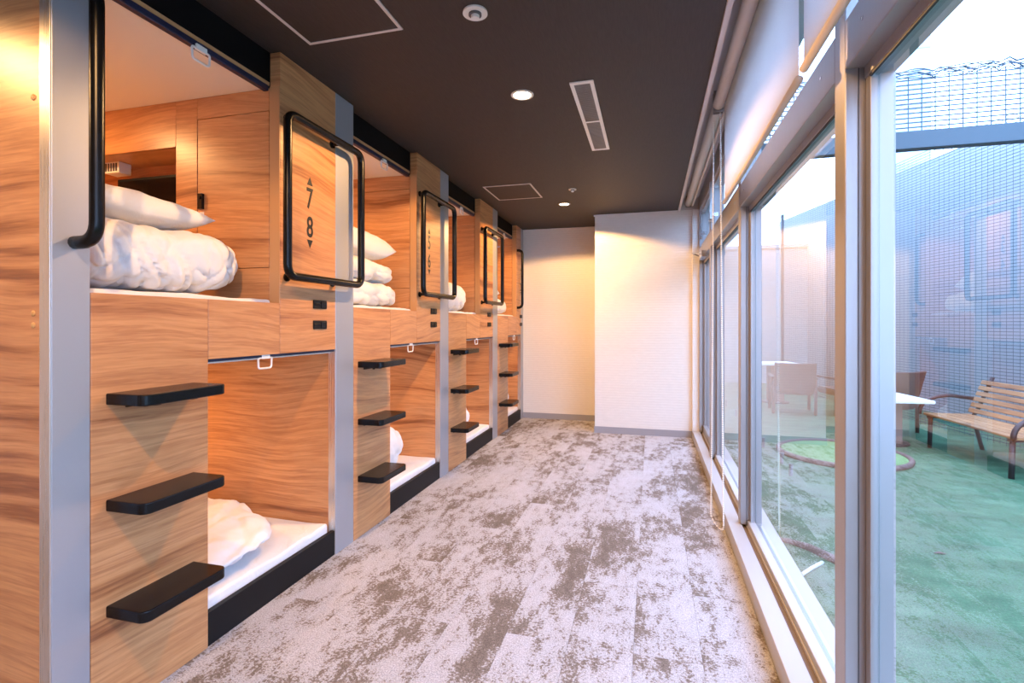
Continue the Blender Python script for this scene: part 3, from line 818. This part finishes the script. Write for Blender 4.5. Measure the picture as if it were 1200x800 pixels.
def hatch(x0, x1, y0, y1, label):
    h = empty('access_hatch', ((x0+x1)/2, (y0+y1)/2, CEIL)); tag(h, label, 'hatch', 'ceiling access hatches')
    w = 0.014
    box('hatch_panel', x0+w, x1-w, y0+w, y1-w, CEIL-0.003, CEIL, 'ceiling', h)
    box('hatch_frame', x0, x0+w, y0, y1, CEIL-0.005, CEIL, 'trim', h); box('hatch_frame', x1-w, x1, y0, y1, CEIL-0.005, CEIL, 'trim', h)
    box('hatch_frame', x0+w, x1-w, y0, y0+w, CEIL-0.005, CEIL, 'trim', h); box('hatch_frame', x0+w, x1-w, y1-w, y1, CEIL-0.005, CEIL, 'trim', h)
hatch(-1.49, -1.04, 4.46, 4.98, 'square ceiling access hatch with pale frame, farther one')
hatch(-1.48, -1.02, 1.49, 1.985, 'square ceiling access hatch with pale frame, cut by the top picture edge')

# ------------------------------------------------------------------ ROLLER BLINDS
def blind(y0, y1, zb, label, down=True):
    b = empty('roller_blind', (0.387, (y0+y1)/2, 2.56)); tag(b, label, 'blind', 'roller blinds above the windows')
    bm = bmesh.new(); add_cyl(bm, (0, 0, 0), (0, 1, 0), 0.033, y1-y0, 24)
    from_bm('roller_tube', bm, 'paleblind', b, (0.387, (y0+y1)/2, 2.555), True)
    for yy in (y0-0.006, y1+0.006):
        box('end_bracket', 0.36, 0.415, yy-0.004, yy+0.004, 2.515, 2.64, 'alu', b)
    if down:
        box('fabric', 0.4175, 0.4185, y0+0.012, y1-0.012, zb, 2.56, 'blind', b)
        bm = bmesh.new(); add_cyl(bm, (0, 0, 0), (0, 1, 0), 0.012, y1-y0-0.02, 16)
        o = from_bm('bottom_bar', bm, 'paleblind', b, (0.418, (y0+y1)/2, zb), True)
    else:
        bm = bmesh.new(); add_cyl(bm, (0, 0, 0), (0, 1, 0), 0.010, y1-y0-0.03, 12)
        from_bm('bottom_bar', bm, 'paleblind', b, (0.43, (y0+y1)/2, 2.53), True)
    return b
blind(0.0, 1.632, 1.975, 'lowered white roller blind nearest the camera, cut by the top picture edge')
blind(1.662, 3.26, 1.968, 'lowered white roller blind over the second window, beside the hanging bead chain')
b3 = blind(3.315, 5.86, 2.5, 'rolled-up roller blind at the far end with a long bead chain loop', False)
# bead chain loop
pts = []
xa, ya = 0.405, 3.33
def chain_pt(t):
    # down strand, loop, up strand
    L = 2.46
    if t < L: return Vector((0.375, ya+0.10, 2.53-t))
    return None
bm = bmesh.new(); beads = []
zbot = 0.06
Hs = 2.53-zbot
n = 190
for i in range(n): 
    f = i/n; beads.append((0.376-0.014*f*f, 3.44, 2.53-Hs*f))
for i in range(9):
    a = math.pi*i/8; beads.append((0.362+0.046*(1-math.cos(a))/2, 3.44-0.22*(1-math.cos(a))/2, zbot-0.035*math.sin(a)))
for i in range(n):
    f = 1-i/n; beads.append((0.400+0.008*f, 3.30-0.08*f, 2.53-Hs*f))
for p in beads:
    bmesh.ops.create_icosphere(bm, subdivisions=1, radius=0.0062, matrix=Matrix.Translation(p))
add_tube(bm, beads, 0.0012, 4)
ch = from_bm('bead_chain', bm, 'bead', b3, (0, 0, 0)); ch['kind'] = 'stuff'

# ------------------------------------------------------------------ COURTYARD
yard = empty('floor_courtyard', (3, 4, GZ)); struct(yard, 'green artificial turf courtyard outside the windows')
box('turf', 0.68, 14.0, -8, 20, GZ-0.1, GZ, 'turf', yard)
# side fence: plane through (3.95, 6.3) turned 12.8 degrees
ang = math.radians(12.8)
FD = Vector((-math.sin(ang), math.cos(ang), 0)); FO = Vector((4.02, 6.3, GZ)); FN = Vector((math.cos(ang), math.sin(ang), 0))
FM = Matrix.Translation(FO) @ Matrix(((FN.x, FD.x, 0, 0), (FN.y, FD.y, 0, 0), (0, 0, 1, 0), (0, 0, 0, 1)))
fence = empty('mesh_fence', FO); tag(fence, 'tall blue-grey welded wire mesh fence behind the bench', 'fence')
def local_obj(name, bm, mat, parent, mtx):
    bmesh.ops.transform(bm, matrix=mtx, verts=bm.verts)
    return from_bm(name, bm, mat, parent, (0, 0, 0))
u0, u1, zt = -5.5, 6.0, 3.72
bm = bmesh.new()
u = u0
while u < u1:
    add_box(bm, -0.001, 0.001, u-0.0013, u+0.0013, 0, zt, FM); u += 0.08
z = 0.03
while z < zt:
    add_box(bm, 0.002, 0.0065, u0, u1, z-0.0030, z+0.0030, FM); z += 0.038
wm = local_obj('wire_mesh', bm, 'wire', fence, Matrix()); wm['kind'] = 'stuff'
for u in (-5.5, 6.0):
    bm = bmesh.new(); add_box(bm, 0.01, 0.05, u-0.025, u+0.025, 0, zt, FM); from_bm('fence_post', bm, 'wire', fence, (0, 0, 0))
# neighbour's wall behind the fence
nb = empty('neighbour_wall', FO + FN*0.9); tag(nb, 'pale grey concrete wall of the neighbouring building beyond the mesh fence', 'wall')
bm = bmesh.new(); add_box(bm, 0.9, 1.2, -9, 8.0, 0, 3.95, FM); from_bm('wall_slab', bm, 'pale_wall', nb, (0, 0, 0))
# end wall of the yard
ew = empty('yard_wall', (3, 13.0, GZ)); tag(ew, 'pale wall closing the far end of the courtyard', 'wall')
box('wall_slab', 0.7, 9.0, 13.0, 13.25, GZ, 3.0, 'pale_wall', ew)
box('wall_coping', 0.68, 9.0, 12.96, 13.29, 3.0, 3.08, 'pale_wall', ew)
# facade of this building going on past the room
fc = struct(box('wall_right', 0.50, 0.68, YB+0.002, 13.0, GZ-0.1, 3.6, 'pale_wall'), 'outer wall of this building beyond the door')
struct(box('trim_21', 0.50, 0.86, -6, YB, 2.92, 3.06, 'pale_wall'), 'concrete eave above the windows outside')
struct(box('wall_above', 0.50, 0.68, -6, YB, 2.701, 2.92, 'pale_wall'), 'outer wall above the windows')
# overhead steel beam with a mesh screen on it
BYY = 5.1
bs = empty('overhead_beam', (2.2, BYY, 2.75)); tag(bs, 'dark blue-grey steel beam with wire screen crossing above the courtyard', 'beam')
box('beam', 0.69, 4.20, BYY, BYY+0.10, 2.745, 2.895, 'beam', bs, 0.004)
bm = bmesh.new()
x = 0.75
while x < 4.2:
    add_box(bm, x-0.004, x+0.004, BYY+0.02, BYY+0.024, 2.895, 3.36); x += 0.098
z = 2.93
while z < 3.36:
    add_box(bm, 0.7, 4.2, BYY+0.024, BYY+0.028, z-0.0055, z+0.0055); z += 0.0405
sc_ = from_bm('wire_screen', bm, 'wire', bs, (0, 0, 0)); sc_['kind'] = 'stuff'
# bundled net lying along the top of the screen
bm = bmesh.new(); rnd = random.Random(3)
pts = []
for i in range(60):
    xx = 0.75+3.4*i/59; pts.append((xx, BYY+0.02+rnd.uniform(-.02, .02), 3.385+0.035*noise.noise(Vector((xx*3, 0, 0)))+rnd.uniform(-.008, .008)))
for o_ in range(7):
    add_tube(bm, [(p[0], p[1]+rnd.uniform(-.02, .02), p[2]+(o_-3)*0.011+rnd.uniform(-.012, .012)) for p in pts], 0.005, 4)
net = from_bm('bundled_net', bm, 'wire', bs, (0, 0, 0)); net['kind'] = 'stuff'
# distant tower
tw = empty('tower_building', (16, 36, GZ)); tag(tw, 'distant pale blue building block rising beyond the yard', 'building')
box('tower_wall', 11.2, 13.4, 30, 36, GZ, 17.5, 'far_tower', tw)
for i in range(5):
    box('floor_band', 11.15, 13.45, 29.95, 30.0, 3+i*3.0, 3.25+i*3.0, 'pale_wall', tw)

# ---- bench
def place(o, loc, rz): o.location = loc; o.rotation_euler = (0, 0, rz)
def part(name, bm, mat, parent, smooth=False):
    return from_bm(name, bm, mat, parent, (0, 0, 0), smooth, local=True)
def bench():
    # local: length along y, front towards -x, origin on the ground under the middle of the front edge
    r = bpy.data.objects.new('park_bench', None); COL.objects.link(r)
    tag(r, 'wooden slatted park bench with curved dark iron arms outside by the fence', 'bench')
    Lh = 0.66
    for i in range(5):
        bm = bmesh.new(); x = 0.03+i*0.094
        add_box(bm, x, x+0.082, -Lh, Lh, 0.395+0.0, 0.42); bmesh.ops.bevel(bm, geom=bm.edges[:], offset=0.004, segments=1, affect='EDGES')
        part('seat_slat', bm, 'benchwood', r)
    for i in range(6):
        bm = bmesh.new(); z = 0.47+i*0.068; x = 0.485+(z-0.47)*0.36
        m = Matrix.Translation((x, 0, z)) @ Matrix.Rotation(math.atan(0.36), 4, 'Y')
        add_box(bm, -0.011, 0.011, -Lh, Lh, -0.026, 0.026, m); bmesh.ops.bevel(bm, geom=bm.edges[:], offset=0.004, segments=1, affect='EDGES')
        part('back_slat', bm, 'benchwood', r)
    for s in (-1, 1):
        y = s*(Lh-0.08)
        bm = bmesh.new()
        # rear leg and back support
        add_tube(bm, [(0.56, y, 0), (0.47, y, 0.40), (0.52, y, 0.50), (0.66, y, 0.88)], 0.020, 8)
        part('back_support', bm, 'iron', r, True)
        bm = bmesh.new(); add_tube(bm, [(0.05, y, 0), (0.06, y, 0.39)], 0.022, 8); part('leg', bm, 'iron', r, True)
        bm = bmesh.new(); add_box(bm, 0.03, 0.50, y-0.018, y+0.018, 0.365, 0.395); part('seat_bearer', bm, 'iron', r)
        bm = bmesh.new(); pts = []
        for k in range(13):
            t = k/12; a = math.pi*(1-t*0.62)
            pts.append((0.30+0.30*math.cos(a), s*(Lh+0.015), 0.40+0.235*math.sin(a)**0.8 if math.sin(a) > 0 else 0.40))
        pts.append((0.585, s*(Lh+0.015), 0.60))
        add_tube(bm, pts, 0.022, 8); part('arm', bm, 'iron', r, True)
    r.scale = (1, 1, 0.9)
    return r
place(bench(), (2.98, 6.12, GZ), math.radians(5))

# ---- armchairs and tables
def armchair(label, loc, rz):
    r = bpy.data.objects.new('garden_armchair', None); COL.objects.link(r); tag(r, label, 'chair', 'brown garden armchairs in the courtyard')
    bm = bmesh.new(); add_box(bm, -0.27, 0.27, -0.26, 0.26, 0.33, 0.43); bmesh.ops.bevel(bm, geom=bm.edges[:], offset=0.02, segments=2, affect='EDGES'); part('seat', bm, 'wicker', r)
    bm = bmesh.new(); m = Matrix.Translation((0.27, 0, 0.62)) @ Matrix.Rotation(math.radians(14), 4, 'Y')
    n = 10
    for i in range(n):
        a0, a1 = -0.28+0.56*i/n, -0.28+0.56*(i+1)/n
        c = lambda q: 0.05-0.45*q*q
        f = [bm.verts.new(m @ Vector((c(q)+d, q, z))) for d in (0, 0.03) for q in (a0, a1) for z in (-0.24, 0.27)]
        for idx in ((0, 1, 3, 2), (4, 6, 7, 5), (1, 5, 7, 3), (0, 2, 6, 4), (0, 4, 5, 1), (2, 3, 7, 6)): bm.faces.new([f[j] for j in idx])
    part('backrest', bm, 'wicker', r)
    for s in (-1, 1):
        bm = bmesh.new(); add_box(bm, -0.29, 0.30, s*0.285-0.03, s*0.285+0.03, 0.60, 0.635); bmesh.ops.bevel(bm, geom=bm.edges[:], offset=0.01, segments=2, affect='EDGES'); part('armrest', bm, 'wicker', r)
        for x in (-0.25, 0.26):
            bm = bmesh.new(); add_tube(bm, [(x, s*0.285, 0), (x, s*0.285, 0.60)], 0.022, 8); part('leg', bm, 'wicker', r, True)
    r.scale = (1, 1, 0.9)
    return place(r, loc, rz)
armchair('brown resin armchair beside the bench and white table', (2.86, 7.66, GZ), math.radians(-60))
armchair('dark armchair farther down the courtyard, nearer the fence', (2.86, 8.95, GZ), math.radians(-75))
armchair('dark armchair farther down the courtyard, nearer the window', (2.12, 8.9, GZ), math.radians(-95))
def table(label, loc, w, h, d=0.6):
    r = bpy.data.objects.new('garden_table', None); COL.objects.link(r); tag(r, label, 'table', 'garden tables in the courtyard')
    bm = bmesh.new(); add_box(bm, -w/2, w/2, -d/2, d/2, h-0.035, h); bmesh.ops.bevel(bm, geom=bm.edges[:], offset=0.008, segments=2, affect='EDGES'); part('table_top', bm, 'tablewhite', r)
    bm = bmesh.new(); add_box(bm, -0.11, 0.11, -0.11, 0.11, 0.02, h-0.035); part('pedestal', bm, 'tablebase', r)
    bm = bmesh.new(); add_cyl(bm, (0, 0, 0.01), (0, 0, 1), 0.22, 0.02, 24); part('foot', bm, 'iron', r)
    place(r, loc, math.radians(6))
table('white topped garden table in front of the brown armchair', (2.62, 6.85, GZ), 0.62, 0.54, 0.7)
table('small white garden table far down the courtyard', (2.1, 9.9, GZ), 0.6, 0.70, 0.6)

# ---- round planting patch with brown edging
pt = empty('grass_patch', (1.92, 6.08, GZ)); tag(pt, 'round patch of bright grass ringed by brown edging on the turf', 'grass patch')
bm = bmesh.new(); add_cyl(bm, (0, 0, 0.012), (0, 0, 1), 0.57, 0.024, 40); from_bm('grass_disc', bm, 'grass', pt, (1.92, 6.08, GZ))
bm = bmesh.new(); add_tube(bm, [(0.585*math.cos(a*math.pi/24), 0.585*math.sin(a*math.pi/24), 0.022) for a in range(48)], 0.026, 8, True)
from_bm('edging_ring', bm, 'edging', pt, (1.92, 6.08, GZ), True)
bm = bmesh.new(); add_tube(bm, [(0.72, 3.60, GZ+0.006), (0.835, 3.555, GZ+0.008), (0.93, 3.48, GZ+0.01), (1.01, 3.36, GZ+0.01), (1.09, 3.20, GZ+0.008), (1.15, 3.04, GZ+0.006)], [0.008, 0.02, 0.026, 0.028, 0.022, 0.010], 8)
tag(from_bm('edging_strip', bm, 'edging', None, (0, 0, 0), True), 'curved brown edging strip lying on the turf just outside the window', 'edging')
bm = bmesh.new(); add_tube(bm, [(0.79, 3.10, GZ+0.012), (0.86, 3.19, GZ+0.012), (0.94, 3.28, GZ+0.014)], 0.010, 8)
tag(from_bm('hose_end', bm, 'hose', None, (0, 0, 0), True), 'short white hose piece lying on the turf by the brown edging strip', 'hose')
ORD = 'first second third fourth fifth sixth seventh eighth ninth'.split()
for i, yy in enumerate((5.14, 5.56, 6.24, 6.62, 7.3, 8.2, 9.2, 9.8, 10.4)):
    bm = bmesh.new(); add_cyl(bm, (0, 0, 0.05), (0, 0, 1), 0.016, 0.10, 10); add_cyl(bm, (0, 0, 0.103), (0, 0, 1), 0.020, 0.008, 10)
    tag(from_bm('turf_peg', bm, 'peg', None, (1.22+0.02*math.sin(i*2.0), yy, GZ)), '%s small dark peg from the camera in the row on the turf' % ORD[i], 'peg', 'pegs in a row on the turf')
# fallen leaf on turf
bm = bmesh.new(); vs = [bm.verts.new(p) for p in ((-.03, 0, 0), (0, .014, .006), (.035, 0, .002), (0, -.014, .008))]; bm.faces.new(vs)
r_ = bmesh.ops.extrude_face_region(bm, geom=bm.faces[:]); bmesh.ops.translate(bm, vec=(0, 0, 0.002), verts=[q for q in r_['geom'] if isinstance(q, bmesh.types.BMVert)])
tag(from_bm('fallen_leaf', bm, 'edging', None, (1.66, 3.62, GZ+0.002)), 'single dry leaf lying on the open green turf', 'leaf')
